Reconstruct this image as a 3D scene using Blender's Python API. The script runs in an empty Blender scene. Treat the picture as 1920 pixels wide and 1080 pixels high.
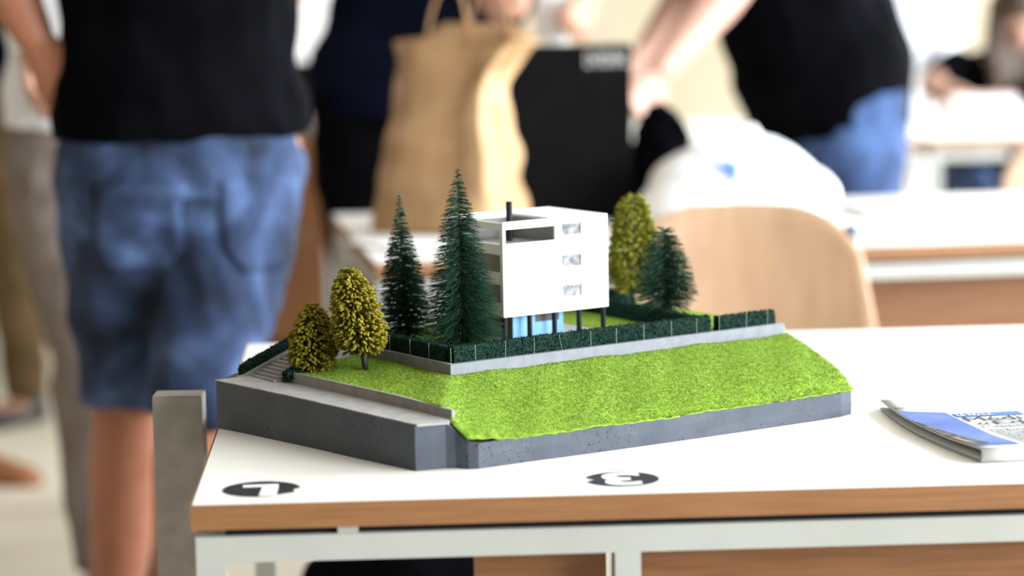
import bpy, bmesh, math, random
import numpy as np
from mathutils import Vector, Matrix, Euler, noise
random.seed(7); rng = np.random.default_rng(7)
S = bpy.context.scene
C = S.collection
R = math.radians
# ------------------------------------------------------------------ camera
F_PX = 5000.0; CAM_H = 1.27; PITCH = R(7.2); ROLL = R(1.0)
fw = Vector((0, math.cos(PITCH), -math.sin(PITCH)))
up0 = Vector((0, math.sin(PITCH), math.cos(PITCH))); rt0 = Vector((1, 0, 0))
rt = rt0*math.cos(ROLL) - up0*math.sin(ROLL); up = up0*math.cos(ROLL) + rt0*math.sin(ROLL)
cd = bpy.data.cameras.new('camera'); cam = bpy.data.objects.new('camera', cd); C.objects.link(cam)
cam.matrix_world = Matrix(((rt.x, up.x, -fw.x, 0), (rt.y, up.y, -fw.y, 0), (rt.z, up.z, -fw.z, CAM_H), (0, 0, 0, 1)))
cd.sensor_width = 36; cd.lens = F_PX/1920*36; cd.clip_start = .05; cd.clip_end = 100
cd.dof.use_dof = True; cd.dof.focus_distance = 2.87; cd.dof.aperture_fstop = 2.5
S.camera = cam
# ------------------------------------------------------------------ light
w = bpy.data.worlds.new('world'); S.world = w; w.use_nodes = True
bg = w.node_tree.nodes['Background']; bg.inputs[0].default_value = (1.0, .84, .64, 1); bg.inputs[1].default_value = .12
WALL_X = 4.2
def window_light(y, z, sy, sz, power):
    l = bpy.data.lights.new('window_daylight', 'AREA'); l.shape = 'RECTANGLE'; l.size = sz; l.size_y = sy
    l.energy = power; l.color = (.85, .93, 1.0)
    o = bpy.data.objects.new('window_daylight', l); C.objects.link(o)
    o.location = (WALL_X + .02, y, z); o.rotation_euler = (0, R(90), 0)
WINDOWS = [(-1.8, 1.4), (2.2, 4.6), (5.4, 7.8), (8.6, 11.0)]
WIN_Z = (.95, 3.2)
for (a, b) in WINDOWS:
    window_light((a+b)/2, sum(WIN_Z)/2, b-a, WIN_Z[1]-WIN_Z[0], 135*(b-a))
S.view_settings.view_transform = 'Standard'; S.view_settings.look = 'None'
S.view_settings.exposure = .55; S.view_settings.gamma = 1; S.view_settings.use_curve_mapping = False

# ------------------------------------------------------------------ helpers
def at(x, y, Y):
    d = rt*((x-960)/F_PX) - up*((y-540)/F_PX) + fw
    return Vector((0, 0, CAM_H)) + d*(Y/d.y)
def tag(o, label=None, cat=None, group=None, kind=None):
    if label: o['label'] = label
    if cat: o['category'] = cat
    if group: o['group'] = group
    if kind: o['kind'] = kind
    return o
def empty(name, loc=(0, 0, 0), rz=0):
    o = bpy.data.objects.new(name, None); C.objects.link(o); o.location = loc; o.rotation_euler = (0, 0, rz)
    o.empty_display_size = .05; return o
def link(name, me, mat=None, parent=None, loc=None, rot=None):
    o = bpy.data.objects.new(name, me); C.objects.link(o)
    if mat is not None and len(me.materials) == 0: me.materials.append(mat)
    if parent: o.parent = parent
    if loc is not None: o.location = loc
    if rot is not None: o.rotation_euler = rot
    return o
def obj(name, bm, mat=None, parent=None, smooth=False, loc=None, rot=None, bevel=0, mats=None):
    if bevel:
        bmesh.ops.bevel(bm, geom=[e for e in bm.edges if len(e.link_faces) == 2 and e.calc_face_angle(0) > .6], offset=bevel, segments=2, affect='EDGES', profile=.6)
    bmesh.ops.recalc_face_normals(bm, faces=bm.faces)
    me = bpy.data.meshes.new(name); bm.to_mesh(me); bm.free()
    if mats:
        for m in mats: me.materials.append(m)
    if smooth: me.polygons.foreach_set('use_smooth', [True]*len(me.polygons))
    return link(name, me, mat, parent, loc, rot)
def pyobj(name, vs, fs, mat=None, parent=None, smooth=False, loc=None, rot=None):
    me = bpy.data.meshes.new(name); me.from_pydata([tuple(v) for v in vs], [], fs); me.update()
    if smooth: me.polygons.foreach_set('use_smooth', [True]*len(me.polygons))
    return link(name, me, mat, parent, loc, rot)
def box(bm, x0, x1, y0, y1, z0, z1, mi=0):
    v = [bm.verts.new(p) for p in ((x0,y0,z0),(x1,y0,z0),(x1,y1,z0),(x0,y1,z0),(x0,y0,z1),(x1,y0,z1),(x1,y1,z1),(x0,y1,z1))]
    for q in ((3,2,1,0),(4,5,6,7),(0,1,5,4),(1,2,6,5),(2,3,7,6),(3,0,4,7)):
        f = bm.faces.new([v[i] for i in q]); f.material_index = mi
    return v
def boxo(name, x0, x1, y0, y1, z0, z1, mat, parent=None, bevel=0, **k):
    bm = bmesh.new(); box(bm, x0, x1, y0, y1, z0, z1); return obj(name, bm, mat, parent, bevel=bevel, **k)
def loft(bm, rings, cap=True):
    rr = [[bm.verts.new(p) for p in r] for r in rings]; n = len(rr[0])
    for a, b in zip(rr, rr[1:]):
        for i in range(n): bm.faces.new((a[i], a[(i+1) % n], b[(i+1) % n], b[i]))
    if cap: bm.faces.new(list(reversed(rr[0]))); bm.faces.new(rr[-1])
    return rr
def tube(bm, pts, rad, n=10, side=(1, 0, 0), cap=True):
    """tapered tube through pts; rad: number or (across side, other) per point"""
    pts = [Vector(p) for p in pts]; rings = []; s0 = Vector(side)
    for i, p in enumerate(pts):
        t = (pts[min(i+1, len(pts)-1)] - pts[max(i-1, 0)]).normalized()
        a = s0 - t*s0.dot(t)
        if a.length < .15:
            s1 = Vector((0, 1, 0)); a = s1 - t*s1.dot(t)
            if a.length < .15: a = Vector((0, 0, 1)) - t*t.z
        a.normalize(); b = t.cross(a)
        r = rad[i] if isinstance(rad, (list, tuple)) else rad
        ra, rb = r if isinstance(r, (list, tuple)) else (r, r)
        rings.append([p + a*(ra*math.cos(2*math.pi*k/n)) + b*(rb*math.sin(2*math.pi*k/n)) for k in range(n)])
    return loft(bm, rings, cap)
def ball(bm, c, r, n=12, m=8, rot=None):
    c = Vector(c); r = r if isinstance(r, (list, tuple)) else (r, r, r)
    vs = bmesh.ops.create_uvsphere(bm, u_segments=n, v_segments=m, radius=1)['verts']
    for v in vs:
        p = Vector((v.co.x*r[0], v.co.y*r[1], v.co.z*r[2]))
        if rot: p = rot @ p
        v.co = c + p
    return vs
def bez(p0, p1, p2, p3, n=12):
    p0, p1, p2, p3 = map(Vector, (p0, p1, p2, p3)); out = []
    for i in range(n+1):
        t = i/n; s = 1-t
        out.append(p0*s**3 + p1*3*s*s*t + p2*3*s*t*t + p3*t**3)
    return out
def sst(a, b, x):
    t = min(1, max(0, (x-a)/(b-a))); return t*t*(3-2*t)
def lerp(a, b, t): return a + (b-a)*t
# ------------------------------------------------------------------ materials
def mat(name, col, rough=.6, col2=None, scale=20, detail=4, bump=0, bscale=None, stretch=None, lo=.35, hi=.65, metal=0, spec=.4, sheen=0, trans=0, alpha=1, col3=None, sss=0, dist=0):
    m = bpy.data.materials.new(name); m.use_nodes = True; nt = m.node_tree; b = nt.nodes['Principled BSDF']
    b.inputs['Roughness'].default_value = rough; b.inputs['Metallic'].default_value = metal
    b.inputs['Specular IOR Level'].default_value = spec
    if sheen: b.inputs['Sheen Weight'].default_value = sheen
    if trans: b.inputs['Transmission Weight'].default_value = trans
    if sss:
        b.inputs['Subsurface Weight'].default_value = sss; b.inputs['Subsurface Radius'].default_value = (.02, .012, .008)
    b.inputs['Alpha'].default_value = alpha
    b.inputs['Base Color'].default_value = (*col, 1)
    if col2 or bump:
        tc = nt.nodes.new('ShaderNodeTexCoord'); mp = nt.nodes.new('ShaderNodeMapping')
        nt.links.new(tc.outputs['Object'], mp.inputs[0])
        if stretch: mp.inputs['Scale'].default_value = stretch
    if col2:
        n = nt.nodes.new('ShaderNodeTexNoise'); n.inputs['Scale'].default_value = scale; n.inputs['Detail'].default_value = detail
        n.inputs['Distortion'].default_value = dist
        r = nt.nodes.new('ShaderNodeValToRGB'); r.color_ramp.elements[0].position = lo; r.color_ramp.elements[1].position = hi
        r.color_ramp.elements[0].color = (*col, 1); r.color_ramp.elements[1].color = (*col2, 1)
        if col3:
            e = r.color_ramp.elements.new((lo+hi)/2); e.color = (*col3, 1)
        nt.links.new(mp.outputs[0], n.inputs['Vector']); nt.links.new(n.outputs[0], r.inputs[0]); nt.links.new(r.outputs[0], b.inputs['Base Color'])
    if bump:
        n2 = nt.nodes.new('ShaderNodeTexNoise'); n2.inputs['Scale'].default_value = bscale or scale; n2.inputs['Detail'].default_value = 5
        bp = nt.nodes.new('ShaderNodeBump'); bp.inputs['Strength'].default_value = bump; bp.inputs['Distance'].default_value = .002
        nt.links.new(mp.outputs[0], n2.inputs['Vector']); nt.links.new(n2.outputs[0], bp.inputs['Height']); nt.links.new(bp.outputs[0], b.inputs['Normal'])
    return m
M = {}
M['laminate'] = mat('white_laminate', (.84, .81, .75), .35, (.87, .84, .79), 6)
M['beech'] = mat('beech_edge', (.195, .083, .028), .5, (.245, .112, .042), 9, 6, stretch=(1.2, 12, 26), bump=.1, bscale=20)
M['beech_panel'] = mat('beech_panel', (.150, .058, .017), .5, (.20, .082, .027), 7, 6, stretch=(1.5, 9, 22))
M['ply'] = mat('plywood', (.43, .27, .165), .45, (.49, .315, .20), 6, 5, stretch=(6, 6, 1.2))
M['ply_edge'] = mat('plywood_edge', (.78, .66, .55), .6, (.55, .38, .24), 60, 3, stretch=(1, 1, 1))
M['white_steel'] = mat('white_steel', (.345, .35, .32), .42, (.37, .375, .345), 12)
M['navy_steel'] = mat('navy_steel', (.02, .03, .09), .4)
M['grey_post'] = mat('grey_paint', (.21, .19, .17), .6, (.26, .235, .21), 40, 5)
M['floor'] = mat('linoleum', (.70, .63, .52), .5, (.76, .69, .58), 3, 5, spec=.25)
M['wall'] = mat('wall_paint', (.40, .33, .23), .85, (.44, .37, .27), 2)
M['ceiling'] = mat('ceiling_panel', (.34, .32, .29), .9, (.38, .36, .33), 3)
M['white_paint'] = mat('white_paint', (.8, .8, .78), .6)
M['black_sticker'] = mat('black_vinyl', (.016, .017, .018), .75, (.024, .025, .026), 60, spec=.12)
M['white_vinyl'] = mat('white_vinyl', (.78, .78, .82), .5)
# --- model
def plinth_mat():
    m = mat('painted_plaster', (.038, .045, .060), .6, (.054, .062, .080), 28, 6, bump=.25, bscale=90)
    nt = m.node_tree; b = nt.nodes['Principled BSDF']
    tc = nt.nodes.new('ShaderNodeTexCoord')
    v = nt.nodes.new('ShaderNodeTexNoise'); v.inputs['Scale'].default_value = 330; v.inputs['Detail'].default_value = 2
    v2 = nt.nodes.new('ShaderNodeTexNoise'); v2.inputs['Scale'].default_value = 14; v2.inputs['Detail'].default_value = 2
    r1 = nt.nodes.new('ShaderNodeValToRGB'); r1.color_ramp.elements[0].position = .60; r1.color_ramp.elements[1].position = .645
    r2 = nt.nodes.new('ShaderNodeValToRGB'); r2.color_ramp.elements[0].position = .54; r2.color_ramp.elements[1].position = .60
    mu = nt.nodes.new('ShaderNodeMath'); mu.operation = 'MULTIPLY'
    mx = nt.nodes.new('ShaderNodeMixRGB'); mx.inputs[2].default_value = (.012, .011, .014, 1)
    nt.links.new(tc.outputs['Object'], v.inputs['Vector']); nt.links.new(tc.outputs['Object'], v2.inputs['Vector'])
    nt.links.new(v.outputs[0], r1.inputs[0]); nt.links.new(v2.outputs[0], r2.inputs[0])
    nt.links.new(r1.outputs[0], mu.inputs[0]); nt.links.new(r2.outputs[0], mu.inputs[1]); nt.links.new(mu.outputs[0], mx.inputs[0])
    src = b.inputs['Base Color'].links[0].from_socket
    nt.links.new(src, mx.inputs[1]); nt.links.new(mx.outputs[0], b.inputs['Base Color'])
    return m
M['plinth'] = plinth_mat()
M['street'] = mat('street_grey', (.30, .285, .275), .6, (.37, .355, .345), 60, 5, bump=.15, bscale=200)
M['kerb'] = mat('wall_grey', (.22, .205, .195), .65, (.28, .265, .255), 70, 5, bump=.15, bscale=200)
M['wall_white'] = mat('retaining_grey', (.165, .168, .185), .6, (.20, .203, .220), 80, 4, bump=.1, bscale=150)
M['turf'] = mat('turf', (.10, .19, .010), .9, (.27, .40, .035), 150, 8, col3=(.19, .31, .02), lo=.3, hi=.7)
M['blades'] = mat('turf_fibre', (.09, .17, .008), .8, (.36, .46, .055), 260, 9, col3=(.21, .33, .025), lo=.30, hi=.70)
M['fir'] = mat('fir_bristle', (.006, .026, .014), .6, (.020, .062, .034), 180, 3, spec=.15)
M['olive'] = mat('olive_flock', (.115, .095, .006), .85, (.26, .215, .020), 140, 3, spec=.15)
M['olive_dark'] = mat('olive_bristle', (.08, .065, .012), .8)
M['olive_far'] = mat('olive_flock_green', (.11, .115, .008), .85, (.22, .215, .022), 140, 3, spec=.15)
M['trunk'] = mat('trunk_black', (.018, .016, .016), .55, (.035, .032, .032), 90)
M['hedge'] = mat('hedge_flock', (.0012, .006, .004), .8, (.011, .038, .026), 420, 3, spec=.08)
M['house_white'] = mat('white_card', (.83, .835, .82), .55, (.86, .865, .85), 15)
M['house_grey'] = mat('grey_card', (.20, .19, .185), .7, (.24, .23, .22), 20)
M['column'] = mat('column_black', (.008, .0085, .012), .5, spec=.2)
M['blue'] = mat('blue_card', (.19, .40, .66), .6, (.21, .43, .70), 30)
M['brown'] = mat('brown_card', (.13, .065, .045), .65, (.17, .09, .065), 60)
M['dark_window'] = mat('dark_window', (.07, .062, .06), .3, (.11, .10, .095), 60)
M['side_window'] = mat('side_window', (.20, .175, .15), .35, (.25, .22, .19), 60)
M['pane'] = mat('acetate', (.36, .36, .37), .12, (.16, .16, .17), 120, 4, alpha=.78, spec=.7, lo=.42, hi=.6)
M['pin'] = mat('pin_steel', (.34, .34, .31), .35, metal=.3)
M['paving'] = mat('paving_card', (.45, .45, .46), .7)

# ================================================================== setting
boxo('floor', -6, WALL_X, -2.2, 12.2, -.1, 0, M['floor']).__setitem__('kind', 'structure')
tag(boxo('wall_left', -6.2, -6, -2, 12.2, 0, 3.6, M['wall']), kind='structure')  # out of view; added to keep world fill off left-facing sides
tag(boxo('ceiling', -6.2, WALL_X+.2, -2, 12.2, 3.6, 3.7, M['ceiling']), kind='structure')  # out of view; added to cut world fill from above
tag(boxo('wall_back', -6, WALL_X+.2, 12.0, 12.2, 0, 3.6, M['wall']), kind='structure')
def wall_holes(bm, u0, u1, z0, z1, holes, t, tr, mi=0):
    """flat wall of thickness t with rectangular holes; tr(u, depth, z) -> point"""
    us = sorted({u0, u1, *[h[0] for h in holes], *[h[1] for h in holes]}); zs = sorted({z0, z1, *[h[2] for h in holes], *[h[3] for h in holes]})
    def solid(i, j):
        if i < 0 or j < 0 or i >= len(us)-1 or j >= len(zs)-1: return False
        cu = (us[i]+us[i+1])/2; cz = (zs[j]+zs[j+1])/2
        return not any(h[0] < cu < h[1] and h[2] < cz < h[3] for h in holes)
    cache = {}
    def V(i, j, k):
        if (i, j, k) not in cache: cache[(i, j, k)] = bm.verts.new(tr(us[i], t*k, zs[j]))
        return cache[(i, j, k)]
    for i in range(len(us)-1):
        for j in range(len(zs)-1):
            if not solid(i, j): continue
            q = [[(i,j,0),(i+1,j,0),(i+1,j+1,0),(i,j+1,0)], [(i,j,1),(i,j+1,1),(i+1,j+1,1),(i+1,j,1)]]
            if not solid(i-1, j): q.append([(i,j,0),(i,j+1,0),(i,j+1,1),(i,j,1)])
            if not solid(i+1, j): q.append([(i+1,j,0),(i+1,j,1),(i+1,j+1,1),(i+1,j+1,0)])
            if not solid(i, j-1): q.append([(i,j,0),(i,j,1),(i+1,j,1),(i+1,j,0)])
            if not solid(i, j+1): q.append([(i,j+1,0),(i+1,j+1,0),(i+1,j+1,1),(i,j+1,1)])
            for f in q:
                bm.faces.new([V(*c) for c in f]).material_index = mi
bm = bmesh.new()
wall_holes(bm, -2.2, 12, 0, 3.6, [(a, b, *WIN_Z) for a, b in WINDOWS], .2, lambda u, d, z: (WALL_X + d, u, z))
tag(obj('wall_right', bm, M['white_paint']), kind='structure')
for i, (a, b) in enumerate(WINDOWS):
    bm = bmesh.new(); m_ = (a+b)/2
    for (y0, y1, z0, z1) in ((a, a+.05, *WIN_Z), (b-.05, b, *WIN_Z), (a+.05, b-.05, WIN_Z[0], WIN_Z[0]+.05), (a+.05, b-.05, WIN_Z[1]-.05, WIN_Z[1]), (m_-.025, m_+.025, WIN_Z[0]+.05, WIN_Z[1]-.05)):
        box(bm, WALL_X+.08, WALL_X+.13, y0, y1, z0, z1)
    tag(obj('window_%d' % (i+1), bm, M['white_paint']), kind='structure')

# ================================================================== tables
def table(label, corner, yaw, W, D, panels=(), group=None, mid_leg=None, cut=None):
    H = .75
    t = empty('work_table', (corner[0], corner[1], 0), yaw)
    tag(t, label, 'table', group)
    boxo('tabletop', .002, W-.002, .002, D-.002, H-.0245, H, M['laminate'], t)
    for (x0, x1, y0, y1) in ((0, W, 0, .002), (0, W, D-.002, D), (0, .002, .002, D-.002), (W-.002, W, .002, D-.002)):
        boxo('edge_band', x0, x1, y0, y1, H-.0248, H-.0004, M['beech'], t)
    s = .028; zt, zb = H-.0325, H-.058
    i = .004
    boxo('frame_rail', i, W-i, i, i+s, zb, zt, M['white_steel'], t, bevel=.003)
    boxo('frame_rail', i, W-i, D-i-s, D-i, zb, zt, M['white_steel'], t, bevel=.003)
    boxo('frame_rail', i, i+s, i+s, D-i-s, zb, zt, M['white_steel'], t, bevel=.003)
    boxo('frame_rail', W-i-s, W-i, i+s, D-i-s, zb, zt, M['white_steel'], t, bevel=.003)
    for (x, y) in ((i, i), (W-i-s, i), (i, D-i-s), (W-i-s, D-i-s)):
        l = boxo('leg', x, x+s, y, y+s, .02, zb, M['white_steel'], t, bevel=.003)
        bm = bmesh.new(); tube(bm, [(x+s/2, y+s/2, 0), (x+s/2, y+s/2, .02)], .017, 14); obj('foot_glide', bm, M['column'], l)
    if mid_leg: boxo('leg', mid_leg, mid_leg+.025, i, i+s, .0, zb, M['white_steel'], t, bevel=.003)
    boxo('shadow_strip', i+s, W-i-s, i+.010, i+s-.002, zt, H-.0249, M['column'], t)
    for x in (.15, W-.15):
        boxo('spacer', x-.010, x+.010, i+.002, i+.0099, zt, H-.025, M['white_steel'], t)
    for (x0, x1, y, z0, mm) in panels:
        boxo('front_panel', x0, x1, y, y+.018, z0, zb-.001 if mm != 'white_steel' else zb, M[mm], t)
    return t
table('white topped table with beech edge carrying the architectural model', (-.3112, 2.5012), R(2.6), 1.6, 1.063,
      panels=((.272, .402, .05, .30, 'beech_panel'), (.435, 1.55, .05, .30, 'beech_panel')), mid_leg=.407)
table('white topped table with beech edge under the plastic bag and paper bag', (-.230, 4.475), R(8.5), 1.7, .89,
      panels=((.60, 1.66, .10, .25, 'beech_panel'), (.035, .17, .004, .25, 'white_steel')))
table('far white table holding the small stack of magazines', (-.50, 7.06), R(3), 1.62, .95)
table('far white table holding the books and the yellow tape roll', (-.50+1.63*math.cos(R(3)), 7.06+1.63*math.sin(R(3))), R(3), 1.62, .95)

# ================================================================== architectural model
ORI = Vector((-.10141, 2.65352, .7503)); YAW = R(34.5)
model = empty('architectural_model', ORI, YAW)
tag(model, 'scale model of a white cubic house on a grassy hillside plinth with bristle trees', 'scale model')
# plinth: outline (u, v, top z)
OUT = [(-.037, .3495, .0525), (-.030, .30, .0515), (-.018, .19, .050), (-.010, .09, .0485), (0, -.002, .0465), (.016, -.006, .0465), (.032, -.0095, .0465), (.0400, -.0150, .038), (.0470, -.0275, .028), (.056, -.0325, .026),
       (.12, -.034, .0265), (.20, -.0385, .0265), (.30, -.0415, .0265), (.40, -.043, .0265), (.50, -.0435, .0265), (.535, -.042, .0265), (.555, -.036, .0268), (.566, -.024, .0272), (.572, -.008, .031), (.584, .05, .051), (.597, .118, .066), (.602, .15, .074), (.606, .28, .074),
       (.606, .43, .074), (.30, .425, .074), (.10, .415, .072), (.02, .385, .055), (-.02, .365, .052)]
bm = bmesh.new()
bot = [bm.verts.new((u, v, 0)) for u, v, z in OUT]
md = [bm.verts.new((u, v, z*.5)) for u, v, z in OUT]
top = [bm.verts.new((u, v, z)) for u, v, z in OUT]
n = len(OUT)
for a, b in ((bot, md), (md, top)):
    for i in range(n): bm.faces.new((a[i], a[(i+1) % n], b[(i+1) % n], b[i]))
cb = bm.verts.new((.30, .20, 0)); ct = bm.verts.new((.33, .22, .018))
for i in range(n):
    bm.faces.new((bot[(i+1) % n], bot[i], cb)); 
    bm.faces.new((top[i], top[(i+1) % n], ct))
for v in md:
    v.co.x += random.uniform(-.0006, .0006); v.co.y += random.uniform(-.0006, .0006)
obj('plinth', bm, M['plinth'], model)
# street strip on top of the left side, between plinth edge and low wall
def street_in(v): return lerp(.046, .020, min(1, max(0, v/.31)))     # street side of low wall
def edge_u(v): return float(np.interp(v, [-.01, 0, .09, .19, .30, .3495], [.004, 0, -.010, -.018, -.030, -.037]))
def edge_z(v): return float(np.interp(v, [-.01, 0, .09, .19, .30, .36], [.0465, .0465, .0485, .050, .0515, .0525]))
vs = []; fs = []; NV = 40
for i in range(NV+1):
    v = lerp(-.003, .352, i/NV); jag = .0004*math.sin(i*2.3) + .0003*math.sin(i*5.1)
    a = edge_u(v) + .0006 + jag*.6; b = street_in(v) + .002; z = edge_z(v)
    if v < .004: b = .034
    for u, dz in ((a, -.0012), (a, .0012), (lerp(a, b, .5), .0014), (b, .0012), (b, -.0012)): vs.append((u, v - (.010 if (v < 0.001 and u > .02) else 0), z + dz))
for i in range(NV):
    for k in range(4): fs.append((i*5+k, i*5+k+1, i*5+5+k+1, i*5+5+k))
fs.append((0, 1, 2, 3, 4)); fs.append(tuple(NV*5+k for k in (4, 3, 2, 1, 0)))
street = pyobj('street_pavement', vs, fs, M['street'], model); street['label'] = 'pale grey pavement strip along the plinth edge'
# low wall beside the street
bm = bmesh.new(); rings = []
for i in range(25):
    v = lerp(.000, .314, i/24); u = street_in(v); z = edge_z(v)
    h = lerp(.0105, .0125, sst(0, .1, v)) - .007*sst(.295, .314, v)
    rings.append([(u, v, z), (u+.0035, v, z), (u+.0035, v, z+h), (u, v, z+h)])
loft(bm, rings); obj('low_wall', bm, M['kerb'], model)
# grass heights
def zgrass(u, v):
    ul = street_in(max(v, 0)) + .003
    zl = edge_z(max(v, 0)) + .0112 + (.0085)*sst(0, 1, (u-ul)/max(.02, .124-ul))
    vt = lerp(.012, .119, sst(0, 1, (u-.030)/.11)); v0 = -.0335
    t = min(1, max(0, (v-v0)/(vt-v0)))
    zt = lerp(zl, .0695, sst(.08, .15, u)); 
    z = .0272 + (zt-.0272)*(t**lerp(.80, .56, sst(.25, .57, u)))
    return z + .0007*math.sin(u*41+v*13) + .0005*math.sin(u*90-v*70)
def gpoint(s, t):
    """front slope: s along, t from lower edge to wall"""
    v = lerp(float(np.interp(s, [0, .05, .2, .5, .8, 1], [-.0300, -.0318, -.0372, -.0416, -.0425, -.0385])), .1215, t)
    ul = lerp(.040, .128, t) if False else None
    uL = float(np.interp(t, [0, .12, .19, .23, 1], [.046, .0405, .0415, .0495, .0495]))
    uR = lerp(.5565, .596, t) + .003*math.sin(t*math.pi)
    return lerp(uL, uR, s), v
NS, NT = 90, 22; vs = []; fs = []
def zf(u, v, s, t):
    z = zgrass(u, max(v, -.0335))
    return z
for j in range(NT+1):
    for i in range(NS+1):
        u, v = gpoint(i/NS, j/NT); z = zf(u, v, i/NS, j/NT)
        if j == 0: z += .0006*math.sin(i*1.7) + .0004*math.sin(i*4.1)
        vs.append((u, v, z))
for j in range(NT):
    for i in range(NS): a = j*(NS+1)+i; fs.append((a, a+1, a+NS+2, a+NS+1))
# left lawn, continues behind the front slope up to the stairs
off = len(vs); MI, MJ = 14, 26
for j in range(MJ+1):
    v = lerp(.1215, .30, j/MJ)
    for i in range(MI+1):
        ul = street_in(v) + .0025; u = lerp(ul, .126, i/MI); vs.append((u, v, zgrass(u, v)))
for j in range(MJ):
    for i in range(MI): a = off+j*(MI+1)+i; fs.append((a, a+1, a+MI+2, a+MI+1))
# strip closing the front slope towards the low wall
off = len(vs)
for j in range(13):
    v = lerp(.002, .1215, j/12)
    for i in range(4):
        u = lerp(street_in(v)+.0025, .050, i/3); vs.append((u, v, zgrass(u, v) - .0001))
for j in range(12):
    for i in range(3): a = off+j*4+i; fs.append((a, a+1, a+5, a+4))
turf_faces = [(np.array(vs[f[0]]), np.array(vs[f[1]]), np.array(vs[f[2]]), np.array(vs[f[3]])) for f in fs]
lawn = pyobj('lawn', vs, fs, M['turf'], model, True); lawn['label'] = 'bright green sloping lawn'
sol = lawn.modifiers.new('s', 'SOLIDIFY'); sol.thickness = .0016; sol.offset = -1
# terrace
TZ = .0775
boxo('terrace', .130, .598, .127, .42, .058, TZ, M['street'], model)
terr = []
for (u0, u1, v0, v1) in ((.131, .476, .128, .222), (.131, .262, .222, .41), (.415, .476, .222, .41), (.262, .415, .345, .41), (.476, .597, .128, .418)):
    nu = max(2, int((u1-u0)/.02)); nv = max(2, int((v1-v0)/.02)); 
    for i in range(nu):
        for j in range(nv):
            q = [(lerp(u0, u1, (i+a)/nu), lerp(v0, v1, (j+b)/nv), TZ+.0012) for a, b in ((0,0),(1,0),(1,1),(0,1))]
            terr.append(q)
vs = [p for q in terr for p in q]; fs = [tuple(range(4*k, 4*k+4)) for k in range(len(terr))]
gl = pyobj('terrace_lawn', vs, fs, M['turf'], model); gl['label'] = 'flat yellow-green lawn around the house'
# flock fibres
def fibres(name, quads, count, ln, wd, parent, m):
    area = np.array([np.linalg.norm(np.cross(q[1]-q[0], q[3]-q[0])) for q in quads]); p = area/area.sum()
    idx = rng.choice(len(quads), count, p=p); Q = np.array([[*q] for q in quads])[idx]
    a = rng.random((count, 1)); b = rng.random((count, 1))
    P = Q[:, 0]*(1-a)*(1-b) + Q[:, 1]*a*(1-b) + Q[:, 2]*a*b + Q[:, 3]*(1-a)*b
    nn = np.cross(Q[:, 1]-Q[:, 0], Q[:, 3]-Q[:, 0]); nn /= np.linalg.norm(nn, axis=1, keepdims=True)
    d = nn + rng.normal(0, .55, (count, 3)); d /= np.linalg.norm(d, axis=1, keepdims=True)
    L = ln*(.5 + rng.random((count, 1)))
    s = np.cross(d, rng.normal(0, 1, (count, 3))); s /= np.linalg.norm(s, axis=1, keepdims=True)
    V = np.stack([P - s*wd/2, P + s*wd/2, P + d*L], 1).reshape(-1, 3)
    me = bpy.data.meshes.new(name)
    me.vertices.add(3*count); me.loops.add(3*count); me.polygons.add(count)
    me.vertices.foreach_set('co', V.ravel()); me.loops.foreach_set('vertex_index', np.arange(3*count))
    me.polygons.foreach_set('loop_start', np.arange(0, 3*count, 3)); me.polygons.foreach_set('loop_total', np.full(count, 3))
    me.update(); me.validate()
    o = link(name, me, m, parent); return o
fibres('grass_fibres', turf_faces, 120000, .0013, .0006, lawn, M['blades'])['kind'] = 'stuff'
fibres('grass_fibres', [tuple(np.array(p) for p in q) for q in terr], 40000, .0012, .0006, gl, M['blades'])['kind'] = 'stuff'
# retaining walls
WT = .0815
bm = bmesh.new()
rings = []
for i in range(11):
    u = lerp(.124, .597, i/10); rings.append([(u, .120+.0007*i, .055), (u, .1265+.0006*i, .055), (u, .1265+.0006*i, WT), (u, .120+.0007*i, WT)])
loft(bm, rings); o = obj('retaining_wall', bm, M['wall_white'], model); o['label'] = 'long pale grey retaining wall along the front lawn'
boxo('retaining_wall', .124, .1305, .1266, .40, .055, WT, M['wall_white'], model)
# stairs
NSTEP = 11
for k in range(NSTEP):
    u0 = .000 + .0066*k; z = .0525 + .0026*k
    boxo('step', u0, u0+.0066+.002, .297, .350, z-.006, z, M['kerb'], model)
bm = bmesh.new(); loft(bm, [[(u, .350, z-.012), (u, .3545, z-.012), (u, .3545, z), (u, .350, z)] for u, z in ((-.010, .0545), (.0, .0555), (.075, .0845))]); obj('stair_kerb', bm, M['kerb'], model)
bm = bmesh.new(); loft(bm, [[(u, .2935, z-.014), (u, .298, z-.014), (u, .298, z), (u, .2935, z)] for u, z in ((.012, .0555), (.02, .0565), (.075, .083))]); obj('stair_kerb', bm, M['kerb'], model)
boxo('stair_landing', .0726, .125, .297, .353, .06, .0805, M['kerb'], model)
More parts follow.
